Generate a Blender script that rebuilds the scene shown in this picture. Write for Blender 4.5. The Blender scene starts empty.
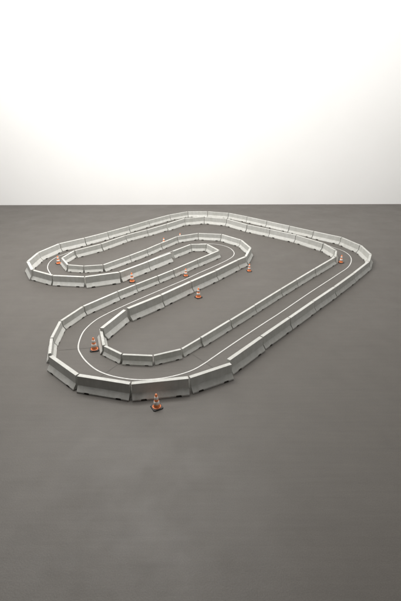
import bpy, bmesh, math, random
from mathutils import Vector, Matrix
random.seed(7)
sc = bpy.context.scene
COL = sc.collection

# ------------------------------------------------------------------ camera
U = 1.25                      # camera height above the barrier tops, metres
BH = 0.087                    # barrier height
CAMZ = U + BH
FPX, YH, CX, CY = 410.0, 102.0, 200.5, 300.5
PITCH = math.atan((CY - YH) / FPX)
cam_d = bpy.data.cameras.new('camera'); cam = bpy.data.objects.new('camera', cam_d); COL.objects.link(cam)
cam_d.sensor_fit = 'HORIZONTAL'; cam_d.sensor_width = 36.0; cam_d.lens = 36.0 * FPX / 401.0
cam_d.clip_start = 0.05; cam_d.clip_end = 200
cam.location = (0, 0, CAMZ); cam.rotation_euler = (math.pi / 2 - PITCH, 0, 0)
sc.camera = cam

# ------------------------------------------------------------------ light (a gallery room: no sun, soft lamps, plus fills added for the wall)
w = bpy.data.worlds.new('World'); sc.world = w; w.use_nodes = True
bg = w.node_tree.nodes['Background']; bg.inputs[0].default_value = (1.0, 0.985, 0.96, 1); bg.inputs[1].default_value = 0.05
def area(name, loc, target, sx, sy, power, col=(1, 0.98, 0.95)):
    d = bpy.data.lights.new(name, 'AREA'); d.shape = 'RECTANGLE'; d.size = sx; d.size_y = sy; d.energy = power; d.color = col
    o = bpy.data.objects.new(name, d); COL.objects.link(o); o.location = loc
    o.rotation_euler = (Vector(target) - Vector(loc)).to_track_quat('-Z', 'Y').to_euler()
    return o
area('overhead_softbox', (-0.85, 2.95, 3.2), (-0.85, 2.95, 0), 1.9, 1.9, 148)
area('left_softbox', (-4.4, 2.4, 1.9), (0, 3.2, 0), 1.4, 1.2, 34)
area('right_softbox', (3.6, 0.4, 1.6), (0.4, 3.0, 0), 1.4, 1.1, 30)
area('wall_fill', (0.1, 4.2, 3.9), (0.1, 5.95, 0.3), 8.6, 0.5, 210)  # unseen wide lamp, added to brighten the back wall
ww = area('wall_fill', (0.7, 3.2, 3.8), (0.9, 5.95, 0.45), 6.5, 0.5, 14); ww.data.spread = math.radians(62)  # second added fill, narrow beam that lifts the foot of the wall
sc.view_settings.view_transform = 'Standard'; sc.view_settings.look = 'None'
sc.view_settings.exposure = 0.0; sc.view_settings.gamma = 1.0

# ------------------------------------------------------------------ helpers
def gp(p, z=0.0):
    """where the sight line through a point of the photograph (401 x 601) meets the level z"""
    u = (p[0] - CX) / FPX; v = -(p[1] - CY) / FPX
    c, s = math.cos(PITCH), math.sin(PITCH)
    d = Vector((u, c + v * s, -s + v * c))
    t = (CAMZ - z) / -d.z
    return Vector((d.x * t, d.y * t, z))

def link(name, bm, mat, parent=None, smooth=True):
    me = bpy.data.meshes.new(name); bm.normal_update(); bm.to_mesh(me); bm.free()
    if mat: me.materials.append(mat)
    if smooth:
        for p in me.polygons: p.use_smooth = True
    o = bpy.data.objects.new(name, me); COL.objects.link(o); o.parent = parent
    return o

def structure(o, label=None):
    o['kind'] = 'structure'
    if label: o['label'] = label
    return o

class NT:
    def __init__(s, name):
        s.m = bpy.data.materials.new(name); s.m.use_nodes = True; s.t = s.m.node_tree
        s.b = s.t.nodes['Principled BSDF']
    def n(s, typ, **kw):
        x = s.t.nodes.new(typ)
        for k, v in kw.items():
            if k in x.inputs: x.inputs[k].default_value = v
            else: setattr(x, k, v)
        return x
    def l(s, a, b): s.t.links.new(a, b)
    def ramp(s, fac, stops):
        r = s.n('ShaderNodeValToRGB'); s.l(fac, r.inputs[0]); e = r.color_ramp.elements
        while len(e) < len(stops): e.new(0.5)
        for el, (p, c) in zip(e, stops): el.position = p; el.color = (*c, 1)
        return r.outputs[0]
    def noise(s, vec, scale, detail=4, rough=0.55):
        x = s.n('ShaderNodeTexNoise'); x.inputs['Scale'].default_value = scale; x.inputs['Detail'].default_value = detail
        x.inputs['Roughness'].default_value = rough; s.l(vec, x.inputs['Vector']); return x.outputs[0]
    def mix(s, mode, fac, a, b):
        x = s.n('ShaderNodeMix'); x.data_type = 'RGBA'; x.blend_type = mode
        for sock, val in ((x.inputs[0], fac), (x.inputs[6], a), (x.inputs[7], b)):
            if isinstance(val, (int, float)): sock.default_value = val
            elif isinstance(val, tuple): sock.default_value = (*val, 1)
            else: s.l(val, sock)
        return x.outputs[2]
    def bump(s, h, strength, dist):
        x = s.n('ShaderNodeBump'); x.inputs['Strength'].default_value = strength; x.inputs['Distance'].default_value = dist
        s.l(h, x.inputs['Height']); s.l(x.outputs[0], s.b.inputs['Normal'])

# floor: brown-grey, fine grain, soft mottling and scuffs
M = NT('floor_paint'); tc = M.n('ShaderNodeTexCoord').outputs['Object']
big = M.ramp(M.noise(tc, 0.9, 5, 0.6), [(0.3, (0.091, 0.083, 0.074)), (0.7, (0.102, 0.094, 0.085))])
mid = M.ramp(M.noise(tc, 9, 6, 0.65), [(0.3, (0.95, 0.95, 0.95)), (0.72, (1.04, 1.035, 1.03))])
mp = M.n('ShaderNodeMapping'); M.l(tc, mp.inputs[0]); mp.inputs['Scale'].default_value = (1.2, 26, 1); mp.inputs['Rotation'].default_value = (0, 0, 0.05)
brush = M.ramp(M.noise(mp.outputs[0], 2.2, 5, 0.6), [(0.3, (0.955, 0.955, 0.955)), (0.7, (1.045, 1.045, 1.045))])
fine = M.ramp(M.noise(tc, 260, 3, 0.7), [(0.3, (0.86, 0.86, 0.86)), (0.7, (1.12, 1.12, 1.12))])
col = M.mix('MULTIPLY', 1.0, big, mid); col = M.mix('MULTIPLY', 1.0, col, brush); col = M.mix('MULTIPLY', 1.0, col, fine)
dust = M.ramp(M.noise(tc, 34, 8, 0.8), [(0.66, (0, 0, 0)), (0.76, (1, 1, 1))])
dm = M.n('ShaderNodeMath', operation='MULTIPLY'); M.l(dust, dm.inputs[0]); dm.inputs[1].default_value = 0.13
col = M.mix('MIX', dm.outputs[0], col, (0.33, 0.31, 0.29))
M.l(col, M.b.inputs['Base Color'])
rr = M.ramp(M.noise(tc, 3.5, 5, 0.6), [(0.3, (0.48, 0.48, 0.48)), (0.7, (0.62, 0.62, 0.62))]); M.l(rr, M.b.inputs['Roughness'])
M.b.inputs['Specular IOR Level'].default_value = 0.35
M.bump(M.noise(tc, 160, 4, 0.6), 0.25, 0.002)
MAT_FLOOR = M.m

M = NT('wall_paint'); tc = M.n('ShaderNodeTexCoord').outputs['Object']
M.l(M.ramp(M.noise(tc, 1.1, 4), [(0.3, (0.84, 0.838, 0.825)), (0.7, (0.87, 0.868, 0.86))]), M.b.inputs['Base Color'])
M.b.inputs['Roughness'].default_value = 0.8; M.bump(M.noise(tc, 90, 3), 0.12, 0.002)
MAT_WALL = M.m

# cast concrete-grey barriers: pale, faint blotches, pits, slight tone change from piece to piece
M = NT('cast_concrete'); tc = M.n('ShaderNodeTexCoord').outputs['Object']; oi = M.n('ShaderNodeObjectInfo')
va = M.n('ShaderNodeVectorMath', operation='ADD'); M.l(tc, va.inputs[0]); M.l(oi.outputs['Random'], va.inputs[1])
sc_ = M.n('ShaderNodeVectorMath', operation='SCALE'); sc_.inputs['Scale'].default_value = 1.0; M.l(va.outputs[0], sc_.inputs[0]); tv = sc_.outputs[0]
a = M.ramp(M.noise(tv, 22, 6, 0.65), [(0.28, (0.435, 0.435, 0.416)), (0.72, (0.525, 0.525, 0.505))])
pits = M.ramp(M.noise(tv, 420, 2, 0.6), [(0.28, (0.72, 0.72, 0.71)), (0.42, (1, 1, 1))])
a = M.mix('MULTIPLY', 0.8, a, pits)
mp = M.n('ShaderNodeMapping'); M.l(tv, mp.inputs[0]); mp.inputs['Scale'].default_value = (60, 60, 4)
drip = M.ramp(M.noise(mp.outputs[0], 1, 4, 0.6), [(0.35, (0.93, 0.925, 0.90)), (0.6, (1.02, 1.02, 1.02))])
a = M.mix('MULTIPLY', 0.8, a, drip)
tone = M.ramp(oi.outputs['Random'], [(0, (0.93, 0.93, 0.915)), (1, (1.05, 1.05, 1.045))])
a = M.mix('MULTIPLY', 1.0, a, tone)
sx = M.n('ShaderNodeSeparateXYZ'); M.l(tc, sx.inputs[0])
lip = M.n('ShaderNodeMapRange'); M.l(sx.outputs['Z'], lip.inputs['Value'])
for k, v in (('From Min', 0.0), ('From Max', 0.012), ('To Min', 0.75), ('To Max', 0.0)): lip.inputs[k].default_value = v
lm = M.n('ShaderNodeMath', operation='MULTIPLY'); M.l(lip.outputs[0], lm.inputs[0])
foot_patch = M.ramp(M.noise(tv, 70, 4, 0.7), [(0.45, (0, 0, 0)), (0.7, (1, 1, 1))]); M.l(foot_patch, lm.inputs[1])
a = M.mix('MIX', lm.outputs[0], a, (0.34, 0.32, 0.29))          # patchy darker tone towards the foot
M.l(a, M.b.inputs['Base Color']); M.b.inputs['Roughness'].default_value = 0.62
M.b.inputs['Specular IOR Level'].default_value = 0.35
M.bump(M.noise(tv, 180, 5, 0.65), 0.35, 0.0012)
MAT_CON = M.m

def simple(name, col, rough, var=0.1, scale=60):
    M = NT(name); tc = M.n('ShaderNodeTexCoord').outputs['Object']
    lo = tuple(c * (1 - var) for c in col); hi = tuple(min(1, c * (1 + var)) for c in col)
    M.l(M.ramp(M.noise(tc, scale, 4), [(0.3, lo), (0.7, hi)]), M.b.inputs['Base Color'])
    M.b.inputs['Roughness'].default_value = rough
    return M.m
MAT_LINE = simple('white_line_paint', (0.52, 0.515, 0.495), 0.55, 0.16, 60)
MAT_SEAM = simple('dark_joint', (0.065, 0.060, 0.055), 0.8, 0.2, 60)
MAT_ORANGE = simple('orange_plastic', (0.90, 0.26, 0.09), 0.42, 0.08, 90)
MAT_BAND = simple('white_band', (0.88, 0.84, 0.80), 0.4, 0.06, 90)
MAT_RUBBER = simple('black_rubber', (0.022, 0.021, 0.020), 0.6, 0.3, 90)

# ------------------------------------------------------------------ floor and wall
bm = bmesh.new()
bmesh.ops.create_grid(bm, x_segments=2, y_segments=2, size=12)
structure(link('floor', bm, MAT_FLOOR, smooth=False), 'smooth brown grey floor under the whole track')
A = gp((0, 205.1)); B = gp((401, 204.0))
dirv = (B - A).normalized(); nrm = Vector((-dirv.y, dirv.x, 0))
bm = bmesh.new()
P0 = A - dirv * 8; P1 = B + dirv * 8
vs = []
for z in (-0.02, 6.0):
    for p in (P0, P1, P1 + nrm * 0.2, P0 + nrm * 0.2): vs.append(bm.verts.new((p.x, p.y, z)))
for f in ((0, 1, 5, 4), (1, 2, 6, 5), (2, 3, 7, 6), (3, 0, 4, 7), (4, 5, 6, 7), (3, 2, 1, 0)): bm.faces.new([vs[i] for i in f])
o = link('wall', bm, MAT_WALL, smooth=False)
structure(o, 'plain white wall behind the track')

# ------------------------------------------------------------------ barriers
HALF = [(0.0368, 0.0), (0.0366, 0.008), (0.0168, 0.036), (0.0114, BH)]
def barrier_mesh(L, k, cut_a, cut_b, gap_a, gap_b):
    """jersey profile swept along x; a cut is (side, tan of half the turn): the inner side of a bend is trimmed to the neighbour"""
    prof = [(y * k, z * k) for y, z in HALF] + [(-y * k, z * k) for y, z in reversed(HALF)]
    bm = bmesh.new()
    nw = min(0.016 * (0.4 + 0.6 * k), L * 0.07); dz = 0.0085 * k
    nx = L * 0.30
    e = 0.0006
    st = [(-L / 2, 0), (-nx - nw, 0), (-nx - nw + 0.004, 1), (-nx + nw - 0.004, 1), (-nx + nw, 0),
          (nx - nw, 0), (nx - nw + 0.004, 1), (nx + nw - 0.004, 1), (nx + nw, 0), (L / 2, 0)]
    rings = []
    for q, (x, notch) in enumerate(st):
        ring = []
        for y, z in prof:
            zz = dz if (notch and z < 1e-6) else z
            if notch and abs(z - 0.008 * k) < 1e-6: zz = dz + 0.003 * k
            xx = x
            if q == 0:
                xx = x + gap_a
                if y * cut_a[0] > 0: xx += abs(y) * cut_a[1]
            if q == len(st) - 1:
                xx = x - gap_b
                if y * cut_b[0] > 0: xx -= abs(y) * cut_b[1]
            ring.append(bm.verts.new((xx, y, zz)))
        rings.append(ring)
    n = len(prof)
    for a, b in zip(rings[:-1], rings[1:]):
        for i in range(n):
            j = (i + 1) % n
            bm.faces.new((a[i], a[j], b[j], b[i]))
    bm.faces.new(list(reversed(rings[0]))); bm.faces.new(rings[-1])
    bmesh.ops.recalc_face_normals(bm, faces=bm.faces)
    return bm

def place_barrier(Pa, Pb, k, prev_dir, next_dir, label, group, gap=0.0030):
    d = (Pb - Pa); L = d.length; d.normalize(); ang = math.atan2(d.y, d.x)
    def turn(a, b):
        t = math.atan2(a.x * b.y - a.y * b.x, a.dot(b))
        t = max(-1.9, min(1.9, t))
        return (1 if t > 0 else -1, math.tan(abs(t) / 2))
    ca = turn(prev_dir, d) if prev_dir is not None else (1, 0)
    cb = turn(d, next_dir) if next_dir is not None else (1, 0)
    bm = barrier_mesh(L, k, ca, cb, gap + random.uniform(-0.0008, 0.0012), gap + random.uniform(-0.0008, 0.0012))
    o = link('concrete_barrier', bm, MAT_CON)
    c = (Pa + Pb) / 2
    side = Vector((-d.y, d.x, 0)) * random.uniform(-0.0012, 0.0012)
    o.location = (c.x + side.x, c.y + side.y, 0.0003); o.rotation_euler = (0, 0, ang + random.uniform(-0.004, 0.004))
    bv = o.modifiers.new('Bevel', 'BEVEL'); bv.width = 0.0017; bv.segments = 2; bv.limit_method = 'ANGLE'; bv.angle_limit = math.radians(25); bv.harden_normals = True
    o['label'] = label; o['category'] = 'barrier'; o['group'] = group
    return o

W1=[(49.7,353.8),(77.6,374.8),(130.8,383.1),(189,377.2),(231.2,363.2),(261.5,336.6),(289.2,317.6),(313.4,301.0),(334.3,287),(353.6,273),(368.7,261.3),(370.7,254.3),(360.8,245.3),(341.8,237.3),(313.8,231.3),(289.7,226),(267.2,221),(247.6,216.7),(228.7,213.0),(207.5,211.4),(187.6,211.6),(169.6,214.8),(148.5,220.4),(128.5,226.2),(107.1,232.1),(84.2,238),(59.3,243.6),(38.2,252.5),(27.7,261.3),(32.3,269.8),(52.7,275.3),(84.6,276.7),(119.2,272.0),(147.6,261.5),(170.6,252.7),(190.5,244.3),(207,244.1),(219,250.3),(197,259.5),(173,269.8),(157.5,276),(135.5,284.5),(117.5,291.5),(83,306.2),(60.3,321),(51.6,338),(49.7,353.8)]
W2=[(104.0,345.5),(121.8,354.2),(153.2,355.5),(181.4,349),(200.9,337.6),(230.1,320.1),(254.8,305.1),(281,289),(296.5,279.6),(315,268.6),(335.3,256.8),(336,250.5),(323.8,243.4),(296.4,235.1),(270.4,229.4),(247.6,224.7),(227.1,218.9),(204.3,216.7),(184.4,218.4),(166.5,224),(147,229.7),(125.1,235.4),(100.9,243.8),(74.3,250.5),(62,257.8),(67.8,264.8),(83.8,266),(103.1,264.8),(129.5,255.5),(146.5,249.2),(160.5,243.2),(177,236.5),(198.3,233.2),(221.7,234.3),(241.3,240),(250.6,247.8),(245.6,256.5),(237.3,259.9),(215.5,270.5),(190.5,281.4),(160.9,294.8),(126,309),(100.9,328.5),(104.0,345.5)]
# relative size of the castings at each joint: the tight inner bends use smaller ones
K1=[.93,.95,1.0,.97,.92,.84,.82,.82,.79,.77,.76,.74,.75,.75,.70,.67,.66,.66,.66,.66,.66,.66,.68,.70,.72,.74,.76,.78,.82,.90,.93,.88,.82,.81,.80,.62,.62,.62,.60,.56,.55,.56,.59,.61,.57,.60,.62]
K2=[.66,.66,.65,.60,.55,.53,.53,.54,.54,.56,.60,.66,.76,.75,.77,.77,.77,.78,.78,.72,.65,.67,.69,.68,.62,.60,.60,.60,.60,.62,.62,.62,.63,.68,.66,.70,.80,.82,.84,.82,.84,.90,.85,.66]
KFIX={(1,34):.63,(2,40):.87,(2,41):.93,(2,42):.70,(1,45):.62}
START = {(1, 4): (228.2, 359.9), (1, 0): (50.2, 355.6), (1, 34): (172.5, 251.2), (2, 41): (125.0, 309.6)}    # a piece that starts a little off the end of the one before
END = {(2, 40): (127.3, 308.4)}
LOOSE = {(1, 3, 'b'), (1, 4, 'a'), (1, 33, 'b'), (1, 34, 'a')}                                 # ends cut square where the chain is broken

ORD = ['first', 'second', 'third', 'fourth', 'fifth', 'sixth', 'seventh']
def run(tmpl, n): return [tmpl.format(ORD[i]) for i in range(n)]
L1 = (['pale barrier at the front left corner, nearest one turned to face left',
       'large front barrier left of the foreground cone, ending at the wide dark gap',
       'large front barrier standing directly behind the foreground orange cone',
       'front barrier right of the foreground cone, its right end jutting out past the next']
      + run('{} barrier of the long outer right straight, counted from the foreground', 6)
      + ['short barrier at the far right tip of the whole track, seen almost end on',
         'barrier slanting back just behind the far right tip of the outer wall',
         'barrier between the far right tip bend and the long back right straight']
      + run('{} outer wall barrier along the back right straight, counted from the right bend', 5)
      + ['barrier at the very back of the outer wall, right of its highest point',
         'farthest barrier of all, at the middle crest of the back outer wall',
         'outer back wall barrier just left of the crest, where the wall starts down left']
      + run('{} outer barrier down the back left straight, counted from the back crest', 5)
      + ['outer barrier where the back left straight starts to bend at the far left loop',
         'slanting barrier on the outside of the far left loop, above its left tip',
         'short barrier at the leftmost tip of the whole track, facing left',
         'barrier on the near side of the far left loop, right of its leftmost tip',
         'level front facing barrier at the bottom of the far left loop',
         'barrier left of the cone below the far left loop, rising gently right',
         'barrier directly behind the cone standing right of the far left loop',
         'last large barrier before the ragged break in the middle of the left bay',
         'barrier just right of the ragged break, behind the cone in the left bay',
         'small barrier along the top of the left bay narrow right end',
         'small slanting barrier closing the narrow right end of the left bay']
      + run('{} barrier down the near side of the left bay, counted from its narrow right end', 6)
      + ['barrier at the upper left of the big front left bend, seen from inside',
         'steep barrier on the left of the big front left bend, seen from inside',
         'short upright looking barrier at the left edge of the big front left bend'])
L2 = (['small inner barrier just below right of the cone in the big front left bend',
       'small level inner wall barrier at the front, left of the two in the bottom bend',
       'small inner wall barrier at the front rising right toward the inner straight',
       'short inner barrier beginning the long inner right straight at its near end']
      + run('{} full barrier up the long inner right straight, counted from the foreground', 6)
      + ['tiny end on barrier left of the cone in the right hand bend',
         'slanting inner barrier just above left of the cone in the right hand bend']
      + run('{} inner wall barrier along the back right straight, counted from the right bend', 4)
      + ['inner back wall barrier directly below the crest of the outer wall, on the right',
         'inner back wall barrier directly below the crest of the outer wall, on the left']
      + run('{} inner wall barrier down the back left straight, counted from the crest', 5)
      + ['inner barrier right beside the cone in the far left loop, above its bend',
         'small inner barrier at the left tip of the inner wall, right of the cone',
         'small inner barrier at the lower bend of the far left loop, level',
         'small level inner barrier right of the lower bend of the far left loop']
      + run('{} inner barrier rising right from the far left loop to the half hidden cones', 4)
      + ['inner barrier hiding the foot of the farther half hidden cone',
         'inner barrier at the top of the middle loop, nearly level',
         'inner barrier sloping down right along the top of the middle loop',
         'barrier on the upper right bend of the middle loop, seen from inside',
         'barrier at the right tip of the middle loop, behind the cone there',
         'short barrier left of the cone at the right tip of the middle loop']
      + run('{} barrier down the near side of the middle loop, counted from its right tip', 4)
      + ['slanting inner barrier above right of the cone in the big front left bend',
         'steep pale inner barrier right beside the cone in the big front left bend'])
for wid, W, LAB, grp in ((1, W1, L1, 'barriers of the outer wall'), (2, W2, L2, 'barriers of the inner wall')):
    n = len(W) - 1
    assert len(LAB) == n, (wid, len(LAB), n)
    KK = K1 if wid == 1 else K2
    assert len(KK) == n + 1
    S_ = [KFIX.get((wid, i), (KK[i] + KK[i + 1]) / 2) for i in range(n)]
    def fine(i, k):
        if wid == 1: return 1.02 if k > 0.9 else (1.27 if 34 <= i < 45 else (1.12 if i == 45 else (1.12 if i < 10 else 1.2)))
        return 1.0 if i < 4 else (1.26 if i < 11 else (1.12 if 23 <= i < 27 else (1.02 if i in (41, 42) else 1.2)))
    S_ = [k * fine(i, k) for i, k in enumerate(S_)]
    G = [(gp(START.get((wid, i), W[i]), BH * S_[i]), gp(END.get((wid, i), W[i + 1]), BH * S_[i])) for i in range(n)]
    G = [(Vector((a.x, a.y, 0)), Vector((b.x, b.y, 0))) for a, b in G]
    D = [(b - a).normalized() for a, b in G]
    for i in range(n):
        a, b = G[i]; a = a.copy(); b = b.copy(); a.z = b.z = 0
        pd = None if (wid, i, 'a') in LOOSE else D[i - 1]
        nd = None if (wid, i, 'b') in LOOSE else D[(i + 1) % n]
        place_barrier(a, b, S_[i], pd, nd, LAB[i], grp)

# ------------------------------------------------------------------ white guide line down the middle of the lane
def mid(p, q): return (gp(p, BH * 0.7) + gp(q, BH * 0.7)) / 2
pts = [(78.5,349.5),(78.6,344),(83,332.5),(89,325.7),(96.7,319.6),(108,313.4),(135,301),(170,286.0),(185,279.6),(200,272.6),(215,266),(227.6,259.9),(233.0,256.2),(234.0,252.6),(230,248.3),(223,245.6),(215,244.2)]
ctr = [gp(p) for p in pts]
for p, q in (((198, 244.3), (198.3, 233.2)), ((171, 252.6), (164, 241.8)), ((147.6, 261.5), (138, 252.3)), ((119.2, 272), (112, 261.6)), ((88, 276.7), (86, 266)), ((70, 276), (72, 265))):
    ctr.append(mid(p, q))
ctr += [gp(p) for p in [(53.5,276.5),(50,273),(47.6,267.5),(50,261.8),(57,257),(65.2,254)]]
for p, q in (((75, 250.4), (60, 243.5)), ((100.9, 243.8), (85, 237.9)), ((125, 235.4), (110, 231.4)), ((147, 229.7), (134, 224.6)), ((166.5, 224), (155, 218.6)), ((184.4, 218.4), (177, 213.4)), ((204.3, 216.7), (206, 211.4)), ((227.1, 218.9), (232, 213.6)), ((247.6, 224.7), (256, 218.5)), ((270.4, 229.4), (280, 223.9)), ((296.4, 235.1), (305, 229.4)), ((315, 240.5), (325, 233.7))):
    ctr.append(mid(p, q))
ctr += [gp(p) for p in [(334.2,247.8),(343.4,251.2),(349.5,255.5),(351.3,260),(348.4,266.8),(336.7,275.1),(311,291.9),(277,315),(266.8,321.5),(235,342.5),(212,358.3),(205.1,363.1),(191.7,370.6),(170,377),(150,379.6),(133.4,379.6),(116.7,377.2),(104.5,373.7),(95,369),(85,360.3),(80,353)]]
for c in ctr: c.z = 0
def spline(P, per):                      # closed Catmull-Rom
    out = []; n = len(P)
    for i in range(n):
        p0, p1, p2, p3 = P[i - 1], P[i], P[(i + 1) % n], P[(i + 2) % n]
        t0 = 0.0; t1 = t0 + max(1e-4, (p1 - p0).length) ** 0.5; t2 = t1 + max(1e-4, (p2 - p1).length) ** 0.5; t3 = t2 + max(1e-4, (p3 - p2).length) ** 0.5
        for k in range(per):
            t = t1 + (t2 - t1) * k / per
            a1 = p0 * ((t1 - t) / (t1 - t0)) + p1 * ((t - t0) / (t1 - t0)); a2 = p1 * ((t2 - t) / (t2 - t1)) + p2 * ((t - t1) / (t2 - t1)); a3 = p2 * ((t3 - t) / (t3 - t2)) + p3 * ((t - t2) / (t3 - t2))
            b1 = a1 * ((t2 - t) / (t2 - t0)) + a2 * ((t - t0) / (t2 - t0)); b2 = a2 * ((t3 - t) / (t3 - t1)) + a3 * ((t - t1) / (t3 - t1))
            out.append(b1 * ((t2 - t) / (t2 - t1)) + b2 * ((t - t1) / (t2 - t1)))
    return out
S = spline(ctr, 8)
bm = bmesh.new(); ring = []
for i in range(len(S)):
    d = (S[(i + 1) % len(S)] - S[i - 1]).normalized(); nn = Vector((-d.y, d.x, 0)) * 0.0039
    ring.append((bm.verts.new((*(S[i] + nn).xy, 0.0014)), bm.verts.new((*(S[i] - nn).xy, 0.0014))))
for i in range(len(ring)):
    a, b = ring[i], ring[(i + 1) % len(ring)]; bm.faces.new((a[0], b[0], b[1], a[1]))
bmesh.ops.recalc_face_normals(bm, faces=bm.faces)
structure(link('lane_line', bm, MAT_LINE, smooth=False), 'thin white line running down the middle of the lane')

# hairline joints across the lane
bm = bmesh.new()
for p, q in (((58.5, 350.4), (99, 347.2)), ((97.5, 379), (118, 364.5)), ((100.5, 309.8), (117, 317.5)), ((192.5, 354.5), (213, 367.8))):
    a, b = gp(p), gp(q); d = (b - a).normalized(); nn = Vector((-d.y, d.x, 0)) * 0.0011
    bm.faces.new([bm.verts.new((*v.xy, 0.0007)) for v in (a + nn, b + nn, b - nn, a - nn)])
bmesh.ops.recalc_face_normals(bm, faces=bm.faces)
structure(link('floor_joint', bm, MAT_SEAM, smooth=False), 'fine dark joints crossing the lane in the bends')

# ------------------------------------------------------------------ traffic cones
CH = 0.074
def lathe(rz, seg=32, cap=True):
    bm = bmesh.new(); rings = []
    for r, z in rz: rings.append([bm.verts.new((r * math.cos(2 * math.pi * k / seg), r * math.sin(2 * math.pi * k / seg), z)) for k in range(seg)])
    for a, b in zip(rings[:-1], rings[1:]):
        for k in range(seg): bm.faces.new((a[k], a[(k + 1) % seg], b[(k + 1) % seg], b[k]))
    if cap: bm.faces.new(rings[-1]); bm.faces.new(list(reversed(rings[0])))
    bmesh.ops.recalc_face_normals(bm, faces=bm.faces)
    return bm
def cr(z): return 0.0165 + (0.0042 - 0.0165) * (z - 0.005) / (CH - 0.005)
def make_cone():
    root = bpy.data.objects.new('traffic_cone', None); root.empty_display_size = 0.03; COL.objects.link(root)
    bm = bmesh.new(); s = 0.0245; c = 0.006
    out = [(s, s - c), (s - c, s), (-s + c, s), (-s, s - c), (-s, -s + c), (-s + c, -s), (s - c, -s), (s, -s + c)]
    lo = [bm.verts.new((x, y, 0)) for x, y in out]; hi = [bm.verts.new((x * 0.95, y * 0.95, 0.0045)) for x, y in out]
    bm.faces.new(hi); bm.faces.new(list(reversed(lo)))
    for k in range(8): bm.faces.new((lo[k], lo[(k + 1) % 8], hi[(k + 1) % 8], hi[k]))
    bmesh.ops.recalc_face_normals(bm, faces=bm.faces)
    link('base_plate', bm, MAT_RUBBER, root, smooth=False)
    body = link('body', lathe([(0.0195, 0.0046), (0.0190, 0.0062), (cr(0.0075), 0.0075), (cr(CH - .002), CH - .002), (0.0030, CH)]), MAT_ORANGE, root)
    m = body.modifiers.new('Edge', 'EDGE_SPLIT'); m.split_angle = math.radians(40)
    for z0, z1 in ((0.0215, 0.0375), (0.0475, 0.0610)):
        link('reflective_band', lathe([(cr(z0) + 0.0001, z0), (cr(z0) + 0.0006, z0 + 0.0003), (cr(z1) + 0.0006, z1 - 0.0003), (cr(z1) + 0.0001, z1)], cap=False), MAT_BAND, root)
    return root
cone0 = make_cone()
CONES = [((156.8, 407.3), 28, 1.08, 'orange and white cone in the foreground, in front of the outer wall'),
         ((94.6, 349.6), 12, 1.12, 'orange cone on the lane inside the big front left bend'),
         ((198.4, 297.3), 35, 1.04, 'orange cone standing alone in the middle infield, below the middle loop wall'),
         ((249.2, 271.1), 8, 0.90, 'orange cone beside the right tip of the middle loop'),
         ((340.8, 262.6), 20, 0.98, 'orange cone inside the right hand bend, beside the curved white line'),
         ((58.6, 263.6), 40, 1.0, 'orange cone inside the far left loop, by the curved white line'),
         ((132.2, 281.6), 15, 1.06, 'orange cone in the left bay, in front of its large left barriers'),
         ((185.9, 276.0), 30, 0.92, 'orange cone on the lane, between the left bay wall and the white line'),
         ((163.9, 244.4), 10, 0.95, 'left of the two far cones half hidden behind the inner wall'),
         ((180.1, 239.3), 25, 0.9, 'farthest cone, only its tip showing above the inner wall')]
for i, (p, rz, s, lab) in enumerate(CONES):
    if i == 0: r = cone0
    else:
        r = cone0.copy(); COL.objects.link(r)
        for ch in list(cone0.children):
            c = ch.copy(); COL.objects.link(c); c.parent = r
    g = gp(p); r.location = (g.x, g.y, 0.0004); r.rotation_euler = (0, 0, math.radians(rz)); r.scale = (s, s, s)
    r['label'] = lab; r['category'] = 'traffic cone'; r['group'] = 'orange cones around the track'
